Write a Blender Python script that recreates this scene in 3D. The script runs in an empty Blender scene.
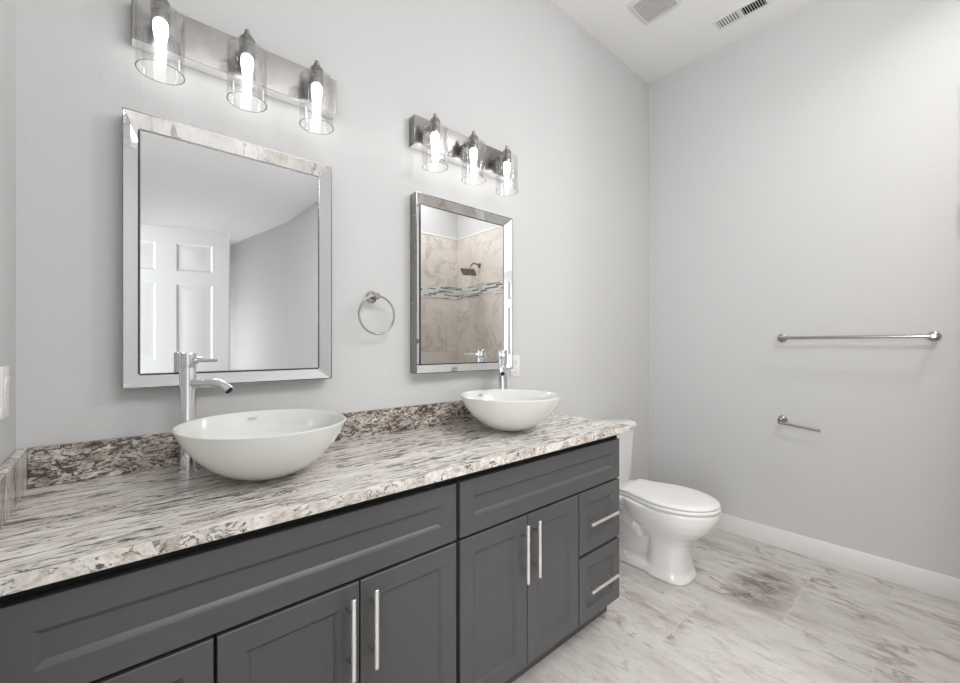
import bpy, bmesh, math, random
from mathutils import Vector, Matrix
PI = math.pi
scene = bpy.context.scene
COL = scene.collection

# ------------------------------------------------------------------ camera
CZ = 1.255
cam_data = bpy.data.cameras.new('camera')
cam = bpy.data.objects.new('camera', cam_data)
COL.objects.link(cam)
FPX, HORIZON = 414.0, 346.0
cam_data.sensor_width = 36.0
cam_data.lens = FPX / 960.0 * 36.0
cam_data.shift_y = (HORIZON - 341.5) / 960.0
cam_data.clip_start = 0.02
THETA = math.atan2(475.0, FPX)                  # view direction measured from +x (along the vanity wall)
cam.location = (0, 0, CZ)
cam.rotation_euler = (PI / 2, 0, THETA - PI / 2)
scene.camera = cam

# ------------------------------------------------------------------ world, lights, exposure
world = bpy.data.worlds.new('world')
scene.world = world
world.use_nodes = True
world.node_tree.nodes['Background'].inputs[0].default_value = (0.8, 0.85, 0.9, 1)
world.node_tree.nodes['Background'].inputs[1].default_value = 0.3

def area(name, loc, rot, sx, sy, power, color=(1, 1, 1), spread=PI):
    l = bpy.data.lights.new(name, 'AREA')
    l.shape = 'RECTANGLE'; l.size = sx; l.size_y = sy; l.energy = power; l.color = color; l.spread = spread
    o = bpy.data.objects.new(name, l); COL.objects.link(o)
    o.location = loc; o.rotation_euler = rot
    return o

BULB = 4.9
area('overhead_fill', (1.0, -1.25, 3.27), (0, 0, 0), 1.5, 0.9, 40, (1, 0.995, 0.99))  # unseen fill added overhead to even out the room light
area('shower_downlight', (2.5, -0.42, 3.26), (0, 0, 0), 0.2, 0.2, 7.5, (1, 0.99, 0.98), 2.5)
area('far_room_fill', (0.45, -6.3, 1.1), (PI / 2, 0, PI), 0.8, 1.6, 52, (1, 1, 1))  # added fill, hidden behind the door, brightens the far space
area('hallway_fill', (-1.25, -0.15, 1.35), (0, -PI / 2, 0), 1.9, 1.2, 43, (1, 1, 1))   # added fill, sent through the doorway to lift the right wall
fill_pt = bpy.data.lights.new('fill_point', 'POINT'); fill_pt.energy = 16; fill_pt.shadow_soft_size = .11; fill_pt.color = (1, 0.995, 0.99)  # unseen fill point added to lift the ceiling and right wall
fill_ob = bpy.data.objects.new('fill_point', fill_pt); COL.objects.link(fill_ob); fill_ob.location = (1.72, 0.08, 2.5)

vs = scene.view_settings
scene.display_settings.display_device = 'sRGB'
vs.view_transform = 'Standard'; vs.look = 'None'; vs.gamma = 1.0; vs.use_curve_mapping = False
vs.exposure = 0.36

# ------------------------------------------------------------------ node helpers
class NT:
    def __init__(s, name):
        s.m = bpy.data.materials.new(name); s.m.use_nodes = True
        s.t = s.m.node_tree; s.b = s.t.nodes['Principled BSDF']; s.out = s.t.nodes['Material Output']
    def n(s, typ, **kw):
        nd = s.t.nodes.new(typ)
        for k, v in kw.items():
            if k in nd.inputs: nd.inputs[k].default_value = v
            else: setattr(nd, k, v)
        return nd
    def l(s, a, b): s.t.links.new(a, b)
    def coord(s, scale=(1, 1, 1), rot=(0, 0, 0), loc=(0, 0, 0)):
        c = s.n('ShaderNodeTexCoord'); mp = s.n('ShaderNodeMapping')
        mp.inputs['Scale'].default_value = scale; mp.inputs['Rotation'].default_value = rot; mp.inputs['Location'].default_value = loc
        s.l(c.outputs['Object'], mp.inputs['Vector']); return mp.outputs['Vector']
    def noise(s, vec, scale, detail=4, rough=.5, dist=0):
        nd = s.n('ShaderNodeTexNoise'); nd.inputs['Scale'].default_value = scale
        nd.inputs['Detail'].default_value = detail; nd.inputs['Roughness'].default_value = rough; nd.inputs['Distortion'].default_value = dist
        if vec is not None: s.l(vec, nd.inputs['Vector'])
        return nd.outputs['Fac']
    def ramp(s, fac, stops, interp='LINEAR'):
        r = s.n('ShaderNodeValToRGB'); r.color_ramp.interpolation = interp
        e = r.color_ramp.elements
        while len(e) < len(stops): e.new(0.5)
        for i, (p, c) in enumerate(stops):
            e[i].position = p; e[i].color = (c, c, c, 1) if not hasattr(c, '__len__') else (*c, 1)
        s.l(fac, r.inputs['Fac']); return r.outputs['Color']
    def math(s, op, a, b=None):
        nd = s.n('ShaderNodeMath', operation=op)
        for i, x in enumerate((a, b)):
            if x is None: continue
            if isinstance(x, (int, float)): nd.inputs[i].default_value = x
            else: s.l(x, nd.inputs[i])
        return nd.outputs[0]
    def mix(s, fac, a, b, blend='MIX'):
        nd = s.n('ShaderNodeMix', data_type='RGBA', blend_type=blend)
        for i, x in ((0, fac), (6, a), (7, b)):
            if isinstance(x, (int, float)): nd.inputs[i].default_value = x
            elif isinstance(x, tuple): nd.inputs[i].default_value = (*x, 1)
            else: s.l(x, nd.inputs[i])
        return nd.outputs[2]
    def bump(s, h, strength, dist=.01):
        b = s.n('ShaderNodeBump'); b.inputs['Strength'].default_value = strength; b.inputs['Distance'].default_value = dist
        s.l(h, b.inputs['Height']); s.l(b.outputs['Normal'], s.b.inputs['Normal'])
    def set(s, **kw):
        for k, v in kw.items():
            k = k.replace('_', ' ')
            s.b.inputs[k].default_value = v if not (isinstance(v, tuple) and len(v) == 3) else (*v, 1)
        return s

def lin(r, g, b):
    f = lambda c: (c / 255 / 12.92) if c / 255 <= .04045 else ((c / 255 + .055) / 1.055) ** 2.4
    return (f(r), f(g), f(b))

M = {}
def plain(name, col, rough=.5, metal=0, bump=None, **kw):
    t = NT(name); t.set(Base_Color=col, Roughness=rough, Metallic=metal, **kw)
    v = t.coord()
    if bump:
        t.bump(t.noise(v, bump[0], 3), bump[1], .002)
    else:                                        # faint procedural variation of the finish
        r = t.ramp(t.noise(v, 40, 2), [(0.3, max(0, rough - .03)), (0.7, min(1, rough + .03))])
        t.l(r, t.b.inputs['Roughness'])
    M[name] = t.m; return t.m

plain('wall_paint', lin(211, 211, 211), .85, bump=(95, .32))
plain('ceiling_paint', lin(240, 240, 240), .9, bump=(70, .25))
plain('white_trim', lin(235, 235, 233), .35)
plain('door_paint', lin(214, 215, 216), .4)
plain('cabinet_grey', lin(83, 83, 84), .36)
plain('carcass_shade', lin(9, 9, 10), .7)  # carcass colour holds the shade of the gaps between the fronts
plain('porcelain', lin(236, 235, 233), .12, Coat_Weight=.3)
plain('plastic_white', lin(238, 237, 234), .35)
plain('outlet_dark', lin(40, 40, 40), .6)
plain('chrome', (.74, .74, .755), .05, 1)
plain('nickel', (.45, .44, .435), .2, 1)
plain('nickel_bright', (.97, .97, .96), .32, 1)
plain('standoff_nickel', (.5, .5, .5), .3, 1)
plain('frame_dark', (.16, .16, .16), .2, 1)
plain('plate_nickel', (.30, .29, .28), .22, 1)
plain('glass_edge', lin(150, 156, 156), .2)
plain('frame_silver', (.34, .33, .32), .25, 1)
plain('bronze', (.30, .26, .23), .3, 1)
plain('mirror_glass', (.88, .89, .90), .0, 1).node_tree
plain('mirror_strip', (.93, .94, .95), .02, 1)
plain('grille_white', lin(226, 226, 225), .5)
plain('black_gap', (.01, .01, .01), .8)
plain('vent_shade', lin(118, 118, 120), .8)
plain('gap_shade', lin(60, 60, 64), .8)
for nm in ('mirror_glass', 'mirror_strip'):     # polished glass keeps an even, sharp finish
    b = M[nm].node_tree.nodes['Principled BSDF']
    for lk in list(b.inputs['Roughness'].links): M[nm].node_tree.links.remove(lk)
    b.inputs['Roughness'].default_value = 0.0

# frosted sink glass
t = NT('sink_glass'); t.set(Base_Color=lin(229, 230, 226), Roughness=.18, Subsurface_Weight=.25, Subsurface_Scale=.02, Coat_Weight=.4)
t.b.inputs['Subsurface Radius'].default_value = (1, 1, .9)
M['sink_glass'] = t.m
t = NT('sink_mark'); t.set(Base_Color=lin(178, 186, 184), Roughness=.4); M['sink_mark'] = t.m

# thin clear glass of the lamp shades
t = NT('clear_glass')
t.t.nodes.remove(t.b)
tr = t.n('ShaderNodeBsdfTransparent'); gl = t.n('ShaderNodeBsdfGlossy'); gl.inputs['Roughness'].default_value = .02
lw = t.n('ShaderNodeLayerWeight'); lw.inputs['Blend'].default_value = .35
tint = t.ramp(lw.outputs['Facing'], [(0, (.995, .995, .995)), (.8, (.985, .985, .985)), (1, (.92, .925, .93))])
t.l(tint, tr.inputs['Color'])
fac = t.ramp(lw.outputs['Fresnel'], [(0, .015), (.6, .05), (1, .25)])
mx = t.n('ShaderNodeMixShader'); t.l(fac, mx.inputs[0]); t.l(tr.outputs[0], mx.inputs[1]); t.l(gl.outputs[0], mx.inputs[2])
t.l(mx.outputs[0], t.out.inputs['Surface']); M['clear_glass'] = t.m

# lit bulbs
t = NT('bulb_lit'); t.set(Base_Color=(1, 1, 1), Roughness=.4)
t.b.inputs['Emission Color'].default_value = (1, .985, .96, 1); t.b.inputs['Emission Strength'].default_value = BULB
M['bulb_lit'] = t.m

def granite(name, scale, seed, rot=(0, 0, 0), dash=.60, grey=.5, tan=.45, shift=0.0, warp=.5, dk=lin(62, 51, 45)):
    """streaked stone: scale stretches the grain, dash sets how much dark mineral shows (lower = more)"""
    t = NT(name)
    v = t.coord(scale, rot, (seed, seed * .7, seed * .3))
    w = t.noise(v, .9, 3)
    wv = t.n('ShaderNodeVectorMath', operation='MULTIPLY_ADD')
    cmb = t.n('ShaderNodeCombineXYZ'); t.l(w, cmb.inputs[0]); t.l(w, cmb.inputs[1]); t.l(w, cmb.inputs[2])
    t.l(cmb.outputs[0], wv.inputs[0]); wv.inputs[1].default_value = (warp,) * 3; t.l(v, wv.inputs[2])
    V = wv.outputs[0]
    a = t.noise(V, 2.6, 10, .72, .25)
    col = t.ramp(a, [(.30 + shift, lin(132, 120, 110)), (.42 + shift, lin(192, 181, 170)), (.50 + shift, lin(226, 220, 212)), (.60 + shift, lin(242, 239, 234)), (.74 + shift, lin(222, 216, 208))])
    g = t.ramp(t.noise(V, 1.1, 6, .65), [(.47, 0.0), (.66, grey)])
    col = t.mix(g, col, lin(176, 172, 168))
    g = t.ramp(t.noise(V, 1.9, 6, .65, .4), [(.54, 0.0), (.68, tan)])
    col = t.mix(g, col, lin(168, 140, 116))
    d = t.noise(V, 5.2, 9, .70, .5)
    clump = t.ramp(t.noise(V, .8, 4, .6), [(.32, .10), (.68, -.06)])
    dd = t.math('SUBTRACT', d, clump)
    m = t.ramp(dd, [(dash - .035, 0.0), (dash + .01, .55), (dash + .05, .95)])
    col = t.mix(m, col, dk)
    b = t.noise(V, 2.4, 8, .66, .6)
    vein = t.ramp(t.math('ABSOLUTE', t.math('SUBTRACT', b, .5)), [(.0, .95), (.012, .7), (.026, 0.0)])
    mask = t.ramp(t.noise(V, 1.3, 3, .5), [(.44, 0.0), (.54, 1.0)])
    col = t.mix(t.math('MULTIPLY', vein, mask), col, lin(72, 60, 54))
    t.l(col, t.b.inputs['Base Color'])
    t.set(Roughness=.2, Coat_Weight=.15)
    M[name] = t.m
granite('granite_top', (2.5, 15.0, 9.0), 2.3, (0, 0, .05), dash=.515, shift=-.05, tan=.35, grey=.22, dk=lin(48, 39, 35))
granite('granite_splash', (8.5, 12, 21), 7.1, (0, .12, 0), dash=.455, shift=.05, tan=.7, grey=.3, warp=.8)
granite('granite_edge', (8, 9, 11), 5.2, (0, .2, 0), dash=.55, shift=-.01, tan=.5)
granite('granite_side', (9, 10.0, 2.2), 4.4, (.15, 0, 0), dash=.54, tan=.5)

# stone look floor tile
t = NT('floor_tile')
v = t.coord((1, 1, 1))
TX, TY = .61, .61
def sep(t, v):
    s = t.n('ShaderNodeSeparateXYZ'); t.l(v, s.inputs[0]); return s.outputs
o = sep(t, v)
cx = t.math('DIVIDE', t.math('SUBTRACT', o[0], 2.275 - 10 * TX), TX)
ix = t.math('FLOOR', cx)
off = t.math('MULTIPLY', t.math('MODULO', ix, 2.0), .5)
cy = t.math('ADD', t.math('DIVIDE', t.math('SUBTRACT', o[1], .513 - 20 * TY), TY), off)
iy = t.math('FLOOR', cy)
fx = t.math('FRACT', cx); fy = t.math('FRACT', cy)
edge = t.math('MINIMUM', t.math('MINIMUM', fx, t.math('SUBTRACT', 1.0, fx)), t.math('MINIMUM', fy, t.math('SUBTRACT', 1.0, fy)))
grout = t.ramp(edge, [(.0, 1.0), (.0028, .9), (.0042, 0.0)])
cmb = t.n('ShaderNodeCombineXYZ')
t.l(t.math('ADD', t.math('MULTIPLY', o[0], 3.4), t.math('MULTIPLY', ix, 3.17)), cmb.inputs[0])
t.l(t.math('ADD', t.math('MULTIPLY', o[1], 1.15), t.math('MULTIPLY', iy, 5.31)), cmb.inputs[1])
t.l(t.math('ADD', t.math('MULTIPLY', ix, 1.7), t.math('MULTIPLY', iy, 2.9)), cmb.inputs[2])
V = cmb.outputs[0]
soft = t.noise(V, 1.3, 8, .66, .4)
col = t.ramp(soft, [(.28, lin(178, 169, 163)), (.42, lin(200, 195, 190)), (.56, lin(213, 210, 206)), (.74, lin(195, 190, 186))])
fine = t.ramp(t.noise(V, 6, 10, .76, .3), [(.50, 0.0), (.66, .42)])
col = t.mix(fine, col, lin(178, 165, 156))
for sc_, wd, st_, sd in ((.8, .010, .85, 0.0), (1.7, .012, .75, 4.7), (3.2, .014, .3, 9.1)):
    mp2 = t.n('ShaderNodeVectorMath', operation='ADD'); t.l(V, mp2.inputs[0]); mp2.inputs[1].default_value = (sd, sd, sd)
    bn = t.noise(mp2.outputs[0], sc_, 7, .58, .35)
    vein = t.ramp(t.math('ABSOLUTE', t.math('SUBTRACT', bn, .5)), [(0, 1.0), (wd * .5, .6), (wd * 2, 0.0)])
    msk = t.ramp(t.noise(mp2.outputs[0], .8, 5, .65), [(.46, 0.0), (.56, st_)])
    col = t.mix(t.math('MULTIPLY', vein, msk), col, lin(132, 114, 104))
# one strongly clouded brown tile in front of the right wall
dx = t.math('DIVIDE', t.math('SUBTRACT', o[0], 2.52), .27); dy = t.math('DIVIDE', t.math('SUBTRACT', o[1], .66), .17)
rad = t.math('ADD', t.math('MULTIPLY', dx, dx), t.math('MULTIPLY', dy, dy))
intile = t.math('MULTIPLY', t.math('GREATER_THAN', o[1], .515), t.ramp(rad, [(.25, 1.0), (1.0, 0.0)]))
pn = t.ramp(t.noise(V, 4.5, 10, .8, .8), [(.40, 0.0), (.58, .95)])
col = t.mix(t.math('MULTIPLY', intile, pn), col, lin(112, 94, 86))
col = t.mix(t.math('MULTIPLY', grout, .7), col, lin(216, 213, 209))
t.l(col, t.b.inputs['Base Color']); t.set(Roughness=.3)
M['floor_tile'] = t.m

# beige shower tile; coordinates use (u, z) with u the horizontal axis given
def shower_tile(name, axis):
    t = NT(name); o = sep(t, t.coord())
    W, H = .61, .305
    row = t.math('FLOOR', t.math('DIVIDE', t.math('ADD', o[2], .03), H))
    c1 = t.math('ADD', t.math('DIVIDE', t.math('ADD', o[axis], 5), W), t.math('MULTIPLY', t.math('MODULO', row, 2.0), .5))
    c2 = t.math('DIVIDE', t.math('ADD', o[2], .03), H)
    f1 = t.math('FRACT', c1); f2 = t.math('FRACT', c2)
    e = t.math('MINIMUM', t.math('MULTIPLY', t.math('MINIMUM', f1, t.math('SUBTRACT', 1.0, f1)), W), t.math('MULTIPLY', t.math('MINIMUM', f2, t.math('SUBTRACT', 1.0, f2)), H))
    g = t.ramp(e, [(.0, .7), (.0015, .6), (.0025, 0.0)])
    cb = t.n('ShaderNodeCombineXYZ')
    t.l(t.math('ADD', t.math('MULTIPLY', o[axis], 1.3), t.math('MULTIPLY', t.math('FLOOR', c1), 2.3)), cb.inputs[0])
    t.l(t.math('MULTIPLY', row, 3.1), cb.inputs[1]); t.l(t.math('MULTIPLY', o[2], 1.3), cb.inputs[2])
    V = cb.outputs[0]
    base = t.ramp(t.noise(V, 2.5, 6, .6, .5), [(.3, lin(215, 207, 198)), (.5, lin(229, 222, 214)), (.7, lin(237, 231, 225))])
    vn = t.ramp(t.math('ABSOLUTE', t.math('SUBTRACT', t.noise(V, 1.8, 5, .55, .8), .5)), [(0, .7), (.010, .4), (.05, 0.0)])
    mk = t.ramp(t.noise(V, 1.3, 2), [(.45, 0.0), (.58, .8)])
    col = t.mix(t.math('MULTIPLY', vn, mk), base, lin(168, 155, 144))
    col = t.mix(g, col, lin(205, 194, 182))
    t.l(col, t.b.inputs['Base Color']); t.set(Roughness=.3); M[name] = t.m
shower_tile('shower_tile_x', 0); shower_tile('shower_tile_y', 1)

def mosaic(name, axis):
    t = NT(name); o = sep(t, t.coord())
    H, W = .0205, .11
    c2 = t.math('DIVIDE', o[2], H); row = t.math('FLOOR', c2)
    c1 = t.math('ADD', t.math('DIVIDE', t.math('ADD', o[axis], 5), W), t.math('MULTIPLY', row, .37)); i1 = t.math('FLOOR', c1)
    cb = t.n('ShaderNodeCombineXYZ'); t.l(i1, cb.inputs[0]); t.l(row, cb.inputs[1])
    wn = t.n('ShaderNodeTexWhiteNoise'); t.l(cb.outputs[0], wn.inputs['Vector'])
    col = t.ramp(wn.outputs['Value'], [(0, lin(222, 226, 226)), (.33, lin(206, 198, 188)), (.5, lin(150, 160, 163)), (.66, lin(104, 112, 114)), (.86, lin(228, 230, 228))], 'CONSTANT')
    f1 = t.math('FRACT', c1); f2 = t.math('FRACT', c2)
    e = t.math('MINIMUM', t.math('MULTIPLY', t.math('MINIMUM', f1, t.math('SUBTRACT', 1.0, f1)), W), t.math('MULTIPLY', t.math('MINIMUM', f2, t.math('SUBTRACT', 1.0, f2)), H))
    g = t.ramp(e, [(0, 1.0), (.0012, 1.0), (.002, 0.0)])
    t.l(t.mix(g, col, lin(226, 222, 216)), t.b.inputs['Base Color']); t.set(Roughness=.12); M[name] = t.m
mosaic('mosaic_x', 0); mosaic('mosaic_y', 1)

# ------------------------------------------------------------------ mesh helpers
def box(bm, x0, x1, y0, y1, z0, z1, bev=0, seg=2):
    vs_ = [bm.verts.new((x, y, z)) for x in (x0, x1) for y in (y0, y1) for z in (z0, z1)]
    idx = [(0, 1, 3, 2), (4, 6, 7, 5), (0, 4, 5, 1), (2, 3, 7, 6), (0, 2, 6, 4), (1, 5, 7, 3)]
    fs = [bm.faces.new([vs_[i] for i in f]) for f in idx]
    if bev:
        es = list({e for f in fs for e in f.edges})
        bmesh.ops.bevel(bm, geom=es, offset=bev, segments=seg, profile=.5, affect='EDGES')
    return bm

def lathe(bm, prof, seg=48, c=(0, 0, 0), sx=1, sy=1, caps=(True, True), mat=None):
    rings = []
    for r, z in prof:
        ring = []
        for k in range(seg):
            a = 2 * PI * k / seg
            p = Vector((r * math.cos(a) * sx, r * math.sin(a) * sy, z))
            if mat: p = mat @ p
            ring.append(bm.verts.new(p + Vector(c)))
        rings.append(ring)
    for a, b in zip(rings, rings[1:]):
        for k in range(seg):
            bm.faces.new((a[k], a[(k + 1) % seg], b[(k + 1) % seg], b[k]))
    if caps[0]: bm.faces.new(list(reversed(rings[0])))
    if caps[1]: bm.faces.new(rings[-1])
    return bm

def axis_mat(d):
    return Vector((0, 0, 1)).rotation_difference(Vector(d).normalized()).to_matrix()

def rod(bm, a, b, r, seg=20, bev=0):
    a, b = Vector(a), Vector(b); L = (b - a).length
    pr = [(r, 0), (r, L)] if not bev else [(r - bev, 0), (r, bev), (r, L - bev), (r - bev, L)]
    return lathe(bm, pr, seg, a, mat=axis_mat(b - a))

def tube(bm, pts, r, seg=16, closed=False):
    pts = [Vector(p) for p in pts]; n = len(pts); rings = []
    rr = r if hasattr(r, '__len__') else [r] * n
    up = None
    for i, p in enumerate(pts):
        if closed: tg = (pts[(i + 1) % n] - pts[i - 1]).normalized()
        else: tg = (pts[min(i + 1, n - 1)] - pts[max(i - 1, 0)]).normalized()
        if up is None:
            up = tg.orthogonal().normalized()
        up = (up - tg * up.dot(tg)).normalized(); sd = tg.cross(up)
        rings.append([bm.verts.new(p + (up * math.cos(2 * PI * k / seg) + sd * math.sin(2 * PI * k / seg)) * rr[i]) for k in range(seg)])
    m = n if closed else n - 1
    for i in range(m):
        a, b = rings[i], rings[(i + 1) % n]
        for k in range(seg): bm.faces.new((a[k], a[(k + 1) % seg], b[(k + 1) % seg], b[k]))
    if not closed:
        bm.faces.new(list(reversed(rings[0]))); bm.faces.new(rings[-1])
    return bm

def loft(bm, rings, caps=True):
    vr = [[bm.verts.new(p) for p in r] for r in rings]
    n = len(vr[0])
    for a, b in zip(vr, vr[1:]):
        for k in range(n): bm.faces.new((a[k], a[(k + 1) % n], b[(k + 1) % n], b[k]))
    if caps:
        bm.faces.new(list(reversed(vr[0]))); bm.faces.new(vr[-1])
    return bm

def obj(name, bm, mat, parent=None, smooth=True, angle=35, loc=(0, 0, 0)):
    bmesh.ops.recalc_face_normals(bm, faces=bm.faces[:])
    me = bpy.data.meshes.new(name); bm.to_mesh(me); bm.free()
    if smooth:
        for p in me.polygons: p.use_smooth = True
        try: me.set_sharp_from_angle(angle=math.radians(angle))
        except Exception: pass
    me.materials.append(M[mat])
    o = bpy.data.objects.new(name, me); COL.objects.link(o); o.location = loc
    if parent: o.parent = parent
    return o

def tag(o, label, cat, group=None):
    o['label'] = label; o['category'] = cat
    if group: o['group'] = group
    return o

def thing(name, label, cat, loc=(0, 0, 0), rotz=0, group=None):
    o = bpy.data.objects.new(name, None); COL.objects.link(o)
    o.empty_display_size = .05
    o.location = loc; o.rotation_euler = (0, 0, rotz)
    return tag(o, label, cat, group)

def struct(name, bm, mat, parent=None, smooth=False):
    o = obj(name, bm, mat, parent, smooth)
    if not parent: o['kind'] = 'structure'
    return o

def dup(root, loc, rotz, label):
    r = root.copy(); COL.objects.link(r); r.location = loc; r.rotation_euler = (0, 0, rotz); r['label'] = label
    for ch in list(root.children):
        c = ch.copy(); COL.objects.link(c); c.parent = r
        for g in list(ch.children):
            d = g.copy(); COL.objects.link(d); d.parent = c
    return r

def B(*a, **k): return box(bmesh.new(), *a, **k)

def panelled(bm, xs, zs, cells, y0, t, rings, bev=.0015):
    """Slab facing -y at y0 (back at y0+t), cut in a grid; cells listed get nested mouldings.
    rings: list of (inset, depth)."""
    P = {}
    def vert(x, y, z):
        k = (round(x, 5), round(y, 5), round(z, 5))
        if k not in P: P[k] = bm.verts.new((x, y, z))
        return P[k]
    for i in range(len(xs) - 1):
        for j in range(len(zs) - 1):
            a, b, c, d = xs[i], xs[i + 1], zs[j], zs[j + 1]
            if (i, j) in cells:
                prev = (0, 0)
                for ins, dep in rings:
                    q0 = [(a + prev[0], c + prev[0]), (b - prev[0], c + prev[0]), (b - prev[0], d - prev[0]), (a + prev[0], d - prev[0])]
                    q1 = [(a + ins, c + ins), (b - ins, c + ins), (b - ins, d - ins), (a + ins, d - ins)]
                    for k in range(4):
                        k2 = (k + 1) % 4
                        bm.faces.new((vert(q0[k][0], y0 + prev[1], q0[k][1]), vert(q0[k2][0], y0 + prev[1], q0[k2][1]),
                                      vert(q1[k2][0], y0 + dep, q1[k2][1]), vert(q1[k][0], y0 + dep, q1[k][1])))
                    prev = (ins, dep)
                i_, d_ = prev
                bm.faces.new([vert(a + i_, y0 + d_, c + i_), vert(b - i_, y0 + d_, c + i_), vert(b - i_, y0 + d_, d - i_), vert(a + i_, y0 + d_, d - i_)])
            else:
                bm.faces.new([vert(a, y0, c), vert(b, y0, c), vert(b, y0, d), vert(a, y0, d)])
    # edge: small chamfer then sides and back
    a, b, c, d = xs[0], xs[-1], zs[0], zs[-1]
    loop = []
    for x in xs[:-1]: loop.append((x, c))
    for z in zs[:-1]: loop.append((b, z))
    for x in reversed(xs[1:]): loop.append((x, d))
    for z in reversed(zs[1:]): loop.append((a, z))
    def outp(x, z):
        return (x + (-bev if x == a else bev if x == b else 0), z + (-bev if z == c else bev if z == d else 0))
    n = len(loop)
    f = [vert(x, y0, z) for x, z in loop]
    g = [bm.verts.new((outp(x, z)[0], y0 + bev, outp(x, z)[1])) for x, z in loop]
    h = [bm.verts.new((outp(x, z)[0], y0 + t, outp(x, z)[1])) for x, z in loop]
    for k in range(n):
        k2 = (k + 1) % n
        bm.faces.new((f[k], g[k], g[k2], f[k2])); bm.faces.new((g[k], h[k], h[k2], g[k2]))
    bm.faces.new(h)
    return bm

# ------------------------------------------------------------------ room shell
XL, XR, YB, H = -.197, 3.097, 1.56, 3.285
YF = -6.5
SHX0, SHX1, SHY = 1.84, 1.94, -.90
XH = -1.3
struct('floor', B(XH - .1, XR + .1, YF - .1, YB + .1, -.1, 0), 'floor_tile')
struct('ceiling', B(XH - .1, XR + .1, YF - .1, YB + .1, H, H + .1), 'ceiling_paint')
struct('wall_back', B(XL - .1, XR + .1, YB, YB + .1, 0, H), 'wall_paint')
struct('wall_right', B(XR, XR + .1, SHY - .1, YB, 0, H), 'wall_paint')
bm = B(XL - .1, XL, .37, YB, 0, H)
box(bm, XL - .1, XL, YF, -.42, 0, H); box(bm, XL - .1, XL, -.42, .37, 2.06, H)
struct('wall_left', bm, 'wall_paint')
bm = B(XH - .1, XH, -1.1, 1.1, 0, H); box(bm, XH, XL - .1, -1.1, -1.0, 0, H); box(bm, XH, XL - .1, 1.0, 1.1, 0, H)
struct('wall_hallway', bm, 'wall_paint')
bm = B(XL - .11, XL + .010, .355, .372, 0, 2.06); box(bm, XL - .11, XL + .010, -.422, -.405, 0, 2.06); box(bm, XL - .11, XL + .010, -.405, .355, 2.043, 2.062)
box(bm, XL, XL + .015, .362, .425, 0, 2.12, bev=.003); box(bm, XL, XL + .015, -.475, -.412, 0, 2.12, bev=.003); box(bm, XL, XL + .015, -.412, .362, 2.055, 2.12, bev=.003)
struct('trim_4', bm, 'white_trim')
struct('wall_front', B(XL - .1, XR + .1, YF - .1, YF, 0, H), 'wall_paint')
struct('wall_shower_left', B(SHX0, SHX1, SHY - .1, -.022, 0, H), 'wall_paint')
struct('wall_closet', B(2.09, 2.19, -4.08, SHY - .1, 0, H), 'wall_paint')
struct('wall_shower_back', B(SHX1, XR, SHY - .1, SHY, 0, H), 'wall_paint')
bm = bmesh.new()
pts = [(2.09, -4.08), (2.19, -4.08), (1.80, YF), (1.69, YF)]
loft(bm, [[(x, y, 0) for x, y in pts], [(x, y, H) for x, y in pts]])
struct('wall_hall', bm, 'wall_paint')
# shower tiling and its trim
TT = 2.53
struct('wall_shower_tile_right', B(XR - .012, XR, SHY, -.022, 0, TT), 'shower_tile_y')
struct('wall_shower_tile_back', B(SHX1 + .012, XR - .012, SHY, SHY + .012, 0, TT), 'shower_tile_x')
struct('wall_shower_tile_left', B(SHX1, SHX1 + .012, SHY, -.022, 0, TT), 'shower_tile_y')
bm = B(XR - .016, XR, SHY + .012, -.022, TT, TT + .018, bev=.004)
box(bm, SHX1 + .012, XR - .012, SHY, SHY + .016, TT, TT + .018, bev=.004)
struct('trim_1', bm, 'white_trim')
struct('trim_2', B(XR - .015, XR - .012, SHY + .012, -.017, 1.815, 1.96), 'mosaic_y')
struct('trim_3', B(SHX1 + .012, XR - .012, SHY + .012, SHY + .015, 1.815, 1.96), 'mosaic_x')
# baseboards
def baseboard(name, x0, x1, y0, y1, along):
    struct(name, B(x0, x1, y0, y1, 0, .118, bev=.004), 'white_trim', smooth=True)
baseboard('baseboard_right', XR - .014, XR, -.020, YB - .014, 'y')
baseboard('baseboard_back', 1.735, XR, YB - .014, YB, 'x')
baseboard('baseboard_left', XL, XL + .014, .426, .98, 'y')

# entry door, standing open behind the camera, seen in the nearer mirror
DW, DH, DT = .70, 2.02, .035
hinge = Vector((.562 - DW * math.cos(math.radians(18.2)), -.191 - DW * math.sin(math.radians(18.2)), .012))
door = bpy.data.objects.new('door_1', None); COL.objects.link(door); door['kind'] = 'structure'
door.location = Vector((.562, -.191, .012)); door.rotation_euler = (0, 0, math.radians(18.2) + PI)
st, mu = .092, .112
pw = (DW - 2 * st - mu) / 2
xs = [0, st, st + pw, st + pw + mu, DW - st, DW]
zs = [0, .22, 1.03, 1.15, 1.648, 1.735, 1.918, DH]
cells = {(i, j) for i in (1, 3) for j in (1, 3, 5)}
bm = panelled(bmesh.new(), xs, zs, cells, 0, DT, [(.012, .008), (.020, .008), (.045, .002)], .001)
obj('door_panel', bm, 'door_paint', door, smooth=True, angle=20)
bm = bmesh.new()
lathe(bm, [(.028, 0), (.028, .006), (.010, .010), (.010, .035), (.022, .045), (.026, .058), (.018, .068)], 24, (.06, 0, .95), mat=axis_mat((0, -1, 0)))
obj('door_knob', bm, 'nickel', door)

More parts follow.
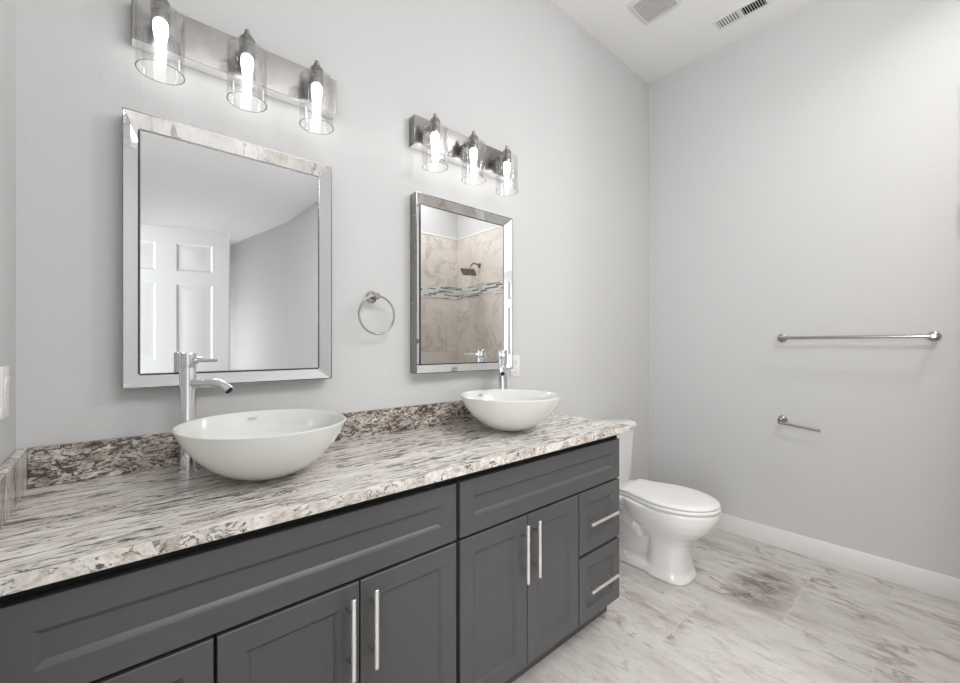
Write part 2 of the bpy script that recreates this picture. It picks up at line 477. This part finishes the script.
# ------------------------------------------------------------------ vanity cabinets
FY = 1.01           # front faces
STILE = .052
SH = [(.003, .0015), (.011, .009), (.014, .009)]
def front(name, root, x0, x1, z0, z1, stile=STILE):
    xs = [x0, x0 + stile, x1 - stile, x1]; zs = [z0, z0 + stile, z1 - stile, z1]
    return obj(name, panelled(bmesh.new(), xs, zs, {(1, 1)}, FY, .019, SH), 'cabinet_grey', root, angle=20)
def pull(parent, c, vertical, name='handle', L=.204):
    bm = bmesh.new(); x, z = c; y = FY - .032
    d = Vector((0, 0, 1)) if vertical else Vector((1, 0, 0))
    p = Vector((x, y, z))
    rod(bm, p - d * L / 2, p + d * L / 2, .0066, 20, .001); nf = len(bm.faces)
    for s in (-1, 1):
        q = p + d * s * .064
        rod(bm, q + Vector((0, .004, 0)), q + Vector((0, FY - y, 0)), .005, 14)
    h_ = obj(name, bm, 'nickel_bright', parent)
    h_.data.materials.append(M['standoff_nickel'])
    for p_ in list(h_.data.polygons)[nf:]: p_.material_index = 1
    return h_

def vanity(label, xa, xb, drawers_left):
    """xa..xb: cabinet width; fronts: false front, two doors and a stack of two drawers."""
    root = thing('vanity_cabinet', label, 'cabinet', (xa, FY, 0), 0, 'vanity cabinets')
    X0, X1 = 0, xb - xa
    def loc(o): o.location = (-xa, -FY, 0) ; return o
    loc(obj('carcass', B(xa, xb, FY + .021, YB - .004, .10, .860, bev=.001), 'carcass_shade', root, smooth=False))
    loc(obj('toe_kick', B(xa + .003, xb - .003, FY + .075, FY + .090, 0, .0995), 'cabinet_grey', root, smooth=False))
    # finished end panel of the exposed side
    if not drawers_left:
        bm = bmesh.new()
        pts = [(FY + .020, .099), (FY + .020, .860), (YB - .004, .860), (YB - .004, 0), (FY + .073, 0), (FY + .073, .099)]
        loft(bm, [[(xb, y, z) for y, z in pts], [(xb + .005, y, z) for y, z in pts]])
        loc(obj('end_panel', bm, 'cabinet_grey', root, smooth=False))
    g = .008
    fl = xa + .034 if drawers_left else xa + g
    loc(front('false_front', root, fl, xb - g, .658, .830))
    top = .646
    dw = .313
    if drawers_left:
        dr = (fl, .146); e0, e1 = .1555, xb - g
        loc(obj('filler_strip', B(xa + .002, fl - .004, FY + .002, FY + .020, .106, .830, bev=.001), 'cabinet_grey', root, angle=20))
    else:
        dr = (xb - g - .304, xb - g); e0, e1 = xa + g, xb - g - .304 - .010
    mid = (e0 + e1) / 2
    for (a, b, hx) in ((e0, mid - .0035, mid - .032), (mid + .0035, e1, mid + .030)):
        d = loc(front('door', root, a, b, .108, top))
        pull(d, (hx, .527), True)
    for (z0, z1) in ((.392, top), (.106, .376)):
        d = loc(front('drawer', root, dr[0], dr[1], z0, z1, .05))
        pull(d, ((dr[0] + dr[1]) / 2 - .012, (z0 + z1) / 2), False)
    return root
SEAM = .792
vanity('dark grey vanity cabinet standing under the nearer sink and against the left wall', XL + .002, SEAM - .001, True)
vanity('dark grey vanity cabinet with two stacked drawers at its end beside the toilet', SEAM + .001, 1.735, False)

# ------------------------------------------------------------------ countertop
CT, CB, CF, CR = .893, .862, .980, 1.767
ct = thing('countertop', 'long cream and brown veined granite countertop lying over both grey cabinets', 'countertop', (XL + .002, CF, CB))
def ctl(o): o.location = (-(XL + .002), -CF, -CB); return o
slab = ctl(obj('slab', B(XL + .002, CR, CF, YB - .001, CB, CT, bev=.003), 'granite_top', ct, angle=20))
slab.data.materials.append(M['granite_edge'])           # cut edges show the grain end-on
for p in slab.data.polygons:
    if abs(p.normal.z) < .5: p.material_index = 1
bs = ctl(obj('backsplash', B(XL + .022, CR - .003, YB - .021, YB - .001, CT, CT + .102, bev=.002), 'granite_splash', ct, angle=20))
bs['label'] = 'darker speckled granite upstand along the wall'
ctl(obj('side_splash', B(XL + .002, XL + .022, CF + .01, YB - .001, CT, CT + .102, bev=.002), 'granite_side', ct, angle=20))

# ------------------------------------------------------------------ sinks
RIM = 1.0435 - CT - .0006
def sink_profile():
    R_, h, b = .2165, RIM, .034
    Rs = (R_ * R_ + h * h) / (2 * h)
    zz = lambda r_: Rs - math.sqrt(Rs * Rs - r_ * r_)
    z0 = zz(b)
    outer = [(b, 0)] + [(b + (R_ - b) * k / 16, (zz(b + (R_ - b) * k / 16) - z0) * h / (h - z0)) for k in range(1, 17)]
    inner = [(R_ - .003, h + .0025), (R_ - .008, h - .001)]
    Ri = R_ - .0095
    for k in range(14, 1, -1):
        q = Ri * k / 15
        inner.append((q, .0085 + zz(q) * .985))
    inner += [(.022, .009)]
    return outer + inner
sink = thing('vessel_sink', 'round white glass vessel sink nearer to the camera, beside the tall faucet left of it', 'sink', (.309, 1.262, CT + .0006), 0, 'vessel sinks')
bowl = obj('bowl', lathe(bmesh.new(), sink_profile(), 96, sx=.975, sy=1.03), 'sink_glass', sink, angle=60)
bm = lathe(bmesh.new(), [(.032, .0096), (.032, .013), (.027, .0155), (.010, .0165)], 32)
obj('drain', bm, 'chrome', sink)
# small printed oval on the back of the bowl
def on_bowl(az, z):
    # inner radius at height z
    ip = sorted([(zz, r) for r, zz in sink_profile()[18:]])
    for (z0, r0), (z1, r1) in zip(ip, ip[1:]):
        if z0 <= z <= z1:
            r = r0 + (r1 - r0) * (z - z0) / max(z1 - z0, 1e-6); break
    r -= .0012
    return Vector((r * math.cos(az) * .975, r * math.sin(az) * 1.03, z))
bm = bmesh.new()
ring = [bm.verts.new(on_bowl(1.52 + .075 * math.cos(2 * PI * k / 24), .131 + .0045 * math.sin(2 * PI * k / 24))) for k in range(24)]
bm.faces.new(ring)
r2 = bmesh.ops.extrude_face_region(bm, geom=bm.faces[:])
bmesh.ops.translate(bm, verts=[v for v in r2['geom'] if isinstance(v, bmesh.types.BMVert)], vec=(0, -.0006, 0))
obj('printed_mark', bm, 'sink_mark', sink)
dup(sink, (1.271, 1.262, CT + .0006), 0, 'round white glass vessel sink farther from the camera, at the toilet end of the counter')

# ------------------------------------------------------------------ faucets (spout runs along local +x)
faucet = thing('vessel_faucet', 'tall chrome faucet standing left of the nearer sink', 'faucet', (.1495, 1.455, CT + .0006), -PI / 4, 'vessel faucets')
obj('base_ring', lathe(bmesh.new(), [(.027, 0), (.027, .004), (.024, .007)], 40), 'chrome', faucet)
obj('body', lathe(bmesh.new(), [(.0205, .006), (.0205, .297), (.0200, .298), (.0200, .300), (.0205, .301), (.0205, .339), (.0195, .341)], 48), 'chrome', faucet)
bm = bmesh.new()
pp = [(.015, 0, .254)] + [(x, 0, .254) for x in (.04, .065, .080)] + [(.080 + .055 * math.sin(a), 0, .199 + .055 * math.cos(a)) for a in [i * .7 / 8 for i in range(1, 9)]]
ex = Vector(pp[-1]); dv = Vector((math.cos(.7), 0, -math.sin(.7)))
pp.append(tuple(ex + dv * .012))
tube(bm, pp, .0135, 24)
sp = obj('spout', bm, 'chrome', faucet, angle=50)
tip = Vector(pp[-1])
obj('aerator', rod(bmesh.new(), tip - dv * .001, tip + dv * .0015, .0105, 24), 'black_gap', sp)
bm = bmesh.new()
rod(bm, (.012, 0, .319), (.028, 0, .319), .0085, 20)
tube(bm, [(.020, 0, .319), (.045, 0, .3195), (.070, 0, .320), (.086, 0, .320)], [.0062, .0055, .0048, .0045], 16)
obj('lever', bm, 'chrome', faucet, angle=50)
dup(faucet, (1.418, 1.456, CT + .0006), -PI * .75, 'tall chrome faucet standing behind the farther sink')

# ------------------------------------------------------------------ mirrors with mirrored bevel frames
MW, MZ0, MZ1 = .584, 1.136, 1.914
MH = MZ1 - MZ0
mir = thing('wall_mirror', 'rectangular mirror with a mirrored silver frame above the nearer sink', 'mirror', (.006, YB, MZ0), 0, 'wall mirrors')
YO, YI, FW = -.052, -.0225, .038   # outer lip, glass plane, frame strip width
obj('backing', B(.001, MW - .001, YI + .001, -.001, .001, MH - .001), 'frame_silver', mir, smooth=False)
def quad_strip(q_out, q_in):
    """a sloping mirrored strip from the raised outer lip to the glass, with thickness"""
    bm = bmesh.new()
    a, b = q_out; c, d = q_in
    n0 = [Vector((p[0], YO, p[1])) for p in (a, b)] + [Vector((p[0], YI, p[1])) for p in (d, c)]
    back = [Vector((p[0], YI, p[1])) for p in (a, b)]
    v = [bm.verts.new(p) for p in n0]; w = [bm.verts.new(p) for p in back]
    bm.faces.new(v); bm.faces.new((w[0], w[1], v[2], v[3])); bm.faces.new((v[1], v[0], w[0], w[1]))
    bm.faces.new((v[0], v[3], w[0])); bm.faces.new((v[1], w[1], v[2]))
    return bm
e = .0025
oc = [(e, e), (MW - e, e), (MW - e, MH - e), (e, MH - e)]
ic = [(FW, FW), (MW - FW, FW), (MW - FW, MH - FW), (FW, MH - FW)]
for k in range(4):
    k2 = (k + 1) % 4
    obj('frame_strip', quad_strip((oc[k], oc[k2]), (ic[k], ic[k2])), 'mirror_strip', mir, smooth=False)
# thin silver outer lip
bm = bmesh.new()
box(bm, 0, e, YO - .001, YI, 0, MH); box(bm, MW - e, MW, YO - .001, YI, 0, MH)
box(bm, e, MW - e, YO - .001, YI, 0, e); box(bm, e, MW - e, YO - .001, YI, MH - e, MH)
oe = obj('outer_edge', bm, 'frame_silver', mir, smooth=False)
oe.data.materials.append(M['frame_dark'])
for p in oe.data.polygons:
    if p.normal.y < -.5: p.material_index = 1          # thin dark line along the front lip
# inner bead around the glass and the glass
bm = bmesh.new(); w = .002; i0, i1, k0, k1 = FW, MW - FW, FW, MH - FW
box(bm, i0, i0 + w, YI - .004, YI, k0, k1); box(bm, i1 - w, i1, YI - .004, YI, k0, k1)
box(bm, i0 + w, i1 - w, YI - .004, YI, k0, k0 + w); box(bm, i0 + w, i1 - w, YI - .004, YI, k1 - w, k1)
obj('inner_bead', bm, 'frame_dark', mir, smooth=False)
obj('glass', B(FW + w, MW - FW - w, YI - .002, YI + .0005, FW + w, MH - FW - w), 'mirror_glass', mir, smooth=False)
dup(mir, (.954, YB, MZ0), 0, 'rectangular mirror with a mirrored silver frame above the farther sink, beside the outlet')

# ------------------------------------------------------------------ vanity lights
def vanity_light(label, x0):
    r = thing('vanity_light', label, 'light', (x0, YB, 2.118), 0, 'vanity lights')
    W = .585
    bp = obj('backplate', B(0, W, -.045, -.001, 0, .127, bev=.002), 'plate_nickel', r, angle=20)
    bp.data.materials.append(M['nickel_bright'])         # underside coloured brighter, as if lit by the bulbs
    for p in bp.data.polygons:
        if p.normal.z < -.5: p.material_index = 1
    for k in range(3):
        x = .061 + k * .214; y = -.110; z = 0
        bm = bmesh.new()
        # arm from plate to the socket, socket cup, finial
        rod(bm, (x, -.040, .078), (x, y, .078), .009, 18)
        lathe(bm, [(.017, .036), (.0215, .038), (.0215, .092), (.0185, .097), (.010, .100), (.010, .110), (.0065, .112), (.0065, .121), (.003, .124)], 32, (x, y, z))
        s = obj('socket', bm, 'plate_nickel', r, angle=40)
        bm = bmesh.new()
        # open-bottomed clear cylinder closed by a flat glass top round the socket
        lathe(bm, [(.0222, .0635), (.0505, .0635), (.0545, .0600), (.0555, .0560), (.0555, -.104), (.0525, -.104), (.0525, .0555), (.0505, .0600), (.0222, .0605), (.0222, .0635)], 56, (x, y, z), caps=(False, False))
        sh = obj('glass_shade', bm, 'clear_glass', s, angle=50)
        sh.data.materials.append(M['glass_edge'])           # the cut lower rim
        for p in sh.data.polygons:
            if all(sh.data.vertices[v].co.z < -.1 for v in p.vertices): p.material_index = 1
        bm = bmesh.new()
        lathe(bm, [(.0165, .0355), (.0175, .028), (.0175, .012), (.0150, -.004), (.0125, -.022), (.0115, -.080), (.0095, -.092), (.005, -.098)], 28, (x, y, z))
        obj('bulb', bm, 'bulb_lit', s, angle=60)
    return r
vanity_light('three lamp brushed nickel wall light mounted above the nearer mirror', .026)
vanity_light('three lamp brushed nickel wall light mounted above the farther mirror', .950)

# ------------------------------------------------------------------ towel ring
tr_ = thing('towel_ring', 'round brushed nickel towel ring hanging on the wall between the two mirrors', 'towel ring', (.772, YB, 1.453))
bm = bmesh.new()
lathe(bm, [(.024, 0), (.024, .006), (.020, .010), (.011, .014), (.010, .040), (.013, .046), (.013, .058), (.010, .062)], 28, (0, 0, 0), mat=axis_mat((0, -1, 0)))
obj('post', bm, 'nickel', tr_)
bm = bmesh.new()
tube(bm, [(.076 * math.sin(2 * PI * k / 64), -.052, -.074 + .076 * math.cos(2 * PI * k / 64)) for k in range(64)], .0042, 12, True)
obj('ring', bm, 'nickel', tr_)

# ------------------------------------------------------------------ towel bar, paper holder on the right wall
def wall_post(bm, y, z, out=.062, r=.025):
    lathe(bm, [(r, 0), (r, .006), (r * .8, .011), (.010, .016), (.009, out - .016), (.012, out - .012), (.012, out + .008), (.009, out + .011)], 28, (0, y, z), mat=axis_mat((-1, 0, 0)))
    return bm
tb = thing('towel_bar', 'long brushed nickel towel bar on the right wall', 'towel bar', (XR, .386, 1.304))
for s in (-1, 1): obj('post', wall_post(bmesh.new(), s * .317, 0), 'nickel', tb)
obj('bar', rod(bmesh.new(), (-.060, -.317, 0), (-.060, .317, 0), .0085, 20), 'nickel', tb)
ph = thing('toilet_paper_holder', 'short open ended toilet paper holder on the right wall, empty, below the towel bar', 'toilet paper holder', (XR, .700, .803))
obj('post', wall_post(bmesh.new(), 0, 0, .062, .024), 'nickel', ph)
bm = bmesh.new()
rod(bm, (-.068, .010, -.014), (-.074, -.182, -.034), .0072, 16)
lathe(bm, [(.0090, 0), (.0090, .012)], 16, (-.074, -.182, -.034), mat=axis_mat((0, -1, -.1)))
obj('arm', bm, 'nickel', ph)

# ------------------------------------------------------------------ outlet and switch
ou = thing('power_outlet', 'white duplex power outlet on the wall right of the farther mirror', 'outlet', (1.607, YB, 1.147))
obj('cover_plate', B(-.036, .036, -.006, 0, -.058, .058, bev=.003), 'plastic_white', ou)
for s in (-1, 1):
    so = obj('socket', B(-.017, .017, -.0085, -.005, s * .020 - .0145, s * .020 + .0145, bev=.003), 'plastic_white', ou)
    bm = bmesh.new()
    for dx in (-.006, .006): box(bm, dx - .001, dx + .001, -.0090, -.0084, s * .020 - .001, s * .020 + .008)
    box(bm, -.002, .002, -.0090, -.0084, s * .020 - .009, s * .020 - .005)
    obj('slots', bm, 'outlet_dark', so)
sw = thing('light_switch', 'white rocker light switch on the left wall by the counter', 'switch', (XL, 1.398, 1.152))
obj('cover_plate', B(0, .006, -.036, .036, -.058, .058, bev=.003), 'plastic_white', sw)
bm = bmesh.new()
prof = [(.005, -.033), (.0075, -.033), (.0065, 0), (.0105, .033), (.005, .033)]
loft(bm, [[(x, -.0165, z) for x, z in prof], [(x, .0165, z) for x, z in prof]])
obj('rocker', bm, 'plastic_white', sw, smooth=False)

# ------------------------------------------------------------------ ceiling fan grille and air register
fan = thing('exhaust_fan', 'square white exhaust fan cover with fine grille in the ceiling', 'fan', (2.396, 1.170, H))
bm = bmesh.new()
def rrect(hx, hy, r, z, n=6):
    out = []
    for cx_, cy_, a0 in ((hx - r, hy - r, 0), (-hx + r, hy - r, PI / 2), (-hx + r, -hy + r, PI), (hx - r, -hy + r, 1.5 * PI)):
        for k in range(n + 1):
            a = a0 + PI / 2 * k / n; out.append((cx_ + r * math.cos(a), cy_ + r * math.sin(a), z))
    return out
loft(bm, [rrect(.120, .120, .03, 0), rrect(.120, .120, .03, -.004), rrect(.115, .115, .028, -.007), rrect(.095, .095, .012, -.009), rrect(.094, .094, .012, -.004)], caps=True)
obj('cover', bm, 'grille_white', fan, angle=30)
bm = bmesh.new()
n = 19
for k in range(n + 1):
    p = -.094 + .188 * k / n
    box(bm, p - .0014, p + .0014, -.094, .094, -.0085, -.0060)
    box(bm, -.094, .094, p - .0014, p + .0014, -.0083, -.0062)
obj('grille', bm, 'grille_white', fan, smooth=False)
obj('fan_shade', B(-.093, .093, -.093, .093, -.0045, -.0036), 'gap_shade', fan, smooth=False)  # dark sheet standing in for the shade behind the grille

reg = thing('air_register', 'slotted white air register in the ceiling next to the right wall', 'vent', (2.854, .856, H))
hx, hy = .051, .140
bm = bmesh.new()
ox, oy = .039, .127
box(bm, -hx, -ox, -hy, hy, -.006, 0); box(bm, ox, hx, -hy, hy, -.006, 0)
box(bm, -ox, ox, -hy, -oy, -.006, 0); box(bm, -ox, ox, oy, hy, -.006, 0); box(bm, -ox, ox, -.008, .008, -.006, 0)
obj('frame', bm, 'grille_white', reg, smooth=False)
obj('duct_shade', B(-ox, ox, -oy, 0, -.0008, -.0002), 'black_gap', reg, smooth=False)  # black sheet standing in for the shade inside the duct
obj('duct_shade', B(-ox, ox, 0, oy, -.0008, -.0002), 'vent_shade', reg, smooth=False)  # greyer sheet, paler duct shade behind this slat group
def slats(y0, y1, tilt, hw, n):
    bm = bmesh.new()
    for k in range(n):
        y = y0 + (y1 - y0) * (k + .5) / n
        c, s = math.cos(tilt) * hw, math.sin(tilt) * hw
        p = [(y - c, -.003 - s * .35), (y + c, -.003 + s * .35), (y + c, -.0022 + s * .35), (y - c, -.0022 - s * .35)]
        loft(bm, [[(-ox, a, b) for a, b in p], [(ox, a, b) for a, b in p]])
    return bm
obj('slats', slats(.007, .126, .2, .0041, 8), 'grille_white', reg, smooth=False)
obj('slats', slats(-.126, -.007, 1.1, .0050, 9), 'grille_white', reg, smooth=False)

# ------------------------------------------------------------------ shower head (seen in the farther mirror)
shd = thing('shower_head', 'square bronze shower head on the tiled wall, seen in the farther mirror', 'shower head', (XR - .012, -.476, 2.17))
bm = bmesh.new()
lathe(bm, [(.028, 0), (.028, .004), (.014, .010)], 24, mat=axis_mat((-1, 0, 0)))
tube(bm, [(0, 0, 0), (-.05, 0, .012), (-.10, 0, .008), (-.135, 0, -.022), (-.15, 0, -.045)], .010, 14)
obj('arm', bm, 'bronze', shd)
bm = bmesh.new()
mt = axis_mat((-.30, .1, -1)).to_4x4()
fr = []
for hw, z in ((.014, 0), (.016, .018), (.055, .040), (.080, .050), (.080, .060)):
    fr.append([tuple(Vector((-.15, 0, -.042)) + mt.to_3x3() @ Vector(p)) for p in rrect(hw, hw, min(.012, hw * .5), z)])
loft(bm, fr)
obj('spray_head', bm, 'bronze', shd, angle=30)

# ------------------------------------------------------------------ toilet (base at the middle of its foot, faces -y)
TXC = 2.303
toi = thing('toilet', 'white two piece toilet with closed lid between the vanity and the right wall', 'toilet', (TXC, 1.17, 0))
YT = 1.17
def egg(hx, yf, yb, z, n=48, pw_=2.3, ym=None):
    """oval in plan, front tip yf, back yb, widest at ym"""
    ym = ym if ym is not None else (yf + yb) / 2
    out = []
    for k in range(n):
        a = 2 * PI * k / n
        c, s = math.cos(a), math.sin(a)
        x = hx * math.copysign(abs(c) ** (2 / pw_), c)
        y = (ym - YT) + (yb - ym if s > 0 else ym - yf) * math.copysign(abs(s) ** (2 / pw_), s)
        out.append((x, y, z))
    return out
bm = bmesh.new()
loft(bm, [egg(.126, .912, 1.17, 0, pw_=2.6), egg(.124, .914, 1.17, .02, pw_=2.6), egg(.113, .928, 1.15, .05, pw_=2.6), egg(.108, .934, 1.14, .12, pw_=2.6), egg(.106, .932, 1.14, .19, pw_=2.5),
          egg(.116, .912, 1.17, .225, pw_=2.4), egg(.143, .866, 1.22, .258), egg(.166, .826, 1.26, .295), egg(.179, .803, 1.29, .335), egg(.184, .794, 1.31, .360, pw_=2.2), egg(.185, .792, 1.32, .385, pw_=2.2), egg(.182, .796, 1.32, .398, pw_=2.2)])
# foot, rear body under the tank, outlet curve on each side
loft(bm, [egg(.105, 1.00, 1.50, 0, pw_=4), egg(.103, 1.00, 1.50, .05, pw_=4), egg(.070, 1.05, 1.46, .066, pw_=3)])
loft(bm, [egg(.040, 1.12, 1.46, .05, pw_=3), egg(.045, 1.14, 1.48, .24, pw_=3), egg(.10, 1.20, 1.53, .33, pw_=4), egg(.165, 1.24, 1.545, .368, pw_=5), egg(.170, 1.24, 1.545, .398, pw_=5)])
for s in (-1, 1):
    tube(bm, [(s * .05, .0, .17), (s * .056, .05, .225), (s * .058, .11, .262), (s * .058, .17, .255), (s * .058, .215, .20), (s * .056, .23, .12), (s * .054, .23, .03)], [.028, .036, .040, .040, .040, .040, .042], 16)
bo = obj('bowl', bm, 'porcelain', toi)
rm = bo.modifiers.new('Remesh', 'REMESH'); rm.mode = 'VOXEL'; rm.voxel_size = .007; rm.use_smooth_shade = True
sm = bo.modifiers.new('Smooth', 'SMOOTH'); sm.iterations = 10; sm.factor = .5
def seat_ring(hx, yf, yb, hb, z, n=28):
    """elongated seat outline: rounded front, narrower back"""
    out = []; ym = 1.03
    for k in range(n + 1):                      # front from right to left
        a = PI * k / n
        out.append((hx * math.cos(a), (ym - YT) - (ym - yf) * math.sin(a), z))
    m = 10
    for k in range(1, m):
        u = k / m; w_ = hb + (hx - hb) * (math.cos(PI * u) + 1) / 2
        out.append((-w_, ym - YT + (yb - .02 - ym) * u, z))
    r = .02
    for k in range(6):
        a = PI - PI / 2 * k / 5; out.append((-hb + r + r * math.cos(a), yb - r - YT + r * math.sin(a), z))
    for k in range(6):
        a = PI / 2 - PI / 2 * k / 5; out.append((hb - r + r * math.cos(a), yb - r - YT + r * math.sin(a), z))
    for k in range(m - 1, 0, -1):
        u = k / m; w_ = hb + (hx - hb) * (math.cos(PI * u) + 1) / 2
        out.append((w_, ym - YT + (yb - .02 - ym) * u, z))
    return out
bm = loft(bmesh.new(), [seat_ring(.183, .794, 1.285, .128, .399), seat_ring(.187, .788, 1.287, .130, .403), seat_ring(.187, .788, 1.287, .130, .413), seat_ring(.182, .794, 1.285, .127, .4175)])
obj('seat', bm, 'plastic_white', toi, angle=60)
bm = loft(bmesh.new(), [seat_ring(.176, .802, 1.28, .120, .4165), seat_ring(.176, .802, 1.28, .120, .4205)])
obj('seat_gap_shade', bm, 'gap_shade', toi)  # dark layer coloured as the shade between seat and lid
bm = loft(bmesh.new(), [seat_ring(.182, .795, 1.284, .127, .4205), seat_ring(.184, .792, 1.286, .129, .4235), seat_ring(.184, .792, 1.286, .129, .430), seat_ring(.179, .800, 1.282, .124, .437), seat_ring(.150, .85, 1.25, .10, .440), seat_ring(.06, .98, 1.15, .05, .4415)])
obj('lid', bm, 'plastic_white', toi, angle=60)
for s in (-1, 1): obj('hinge_cap', lathe(bmesh.new(), [(.016, 0), (.016, .022), (.012, .027)], 20, (s * .075, 1.305 - YT, .399)), 'plastic_white', toi)
def rr(hx, y0, y1, r, z): return [(x, y + (y0 + y1) / 2 - YT, z_) for x, y, z_ in rrect(hx, (y1 - y0) / 2, r, z, 8)]
bm = loft(bmesh.new(), [rr(.188, 1.372, 1.545, .04, .400), rr(.196, 1.366, 1.545, .045, .42), rr(.208, 1.358, 1.545, .045, .58), rr(.216, 1.352, 1.545, .045, .727)])
obj('tank', bm, 'porcelain', toi, angle=50)
bm = loft(bmesh.new(), [rr(.224, 1.346, 1.552, .05, .728), rr(.232, 1.338, 1.554, .055, .735), rr(.233, 1.337, 1.554, .055, .753), rr(.226, 1.344, 1.552, .05, .768), rr(.20, 1.37, 1.54, .04, .775)])
obj('tank_lid', bm, 'porcelain', toi, angle=60)
for s in (-1, 1): obj('bolt_cap', lathe(bmesh.new(), [(.014, 0), (.013, .010), (.008, .016)], 20, (s * .094, .085, .058)), 'plastic_white', toi)
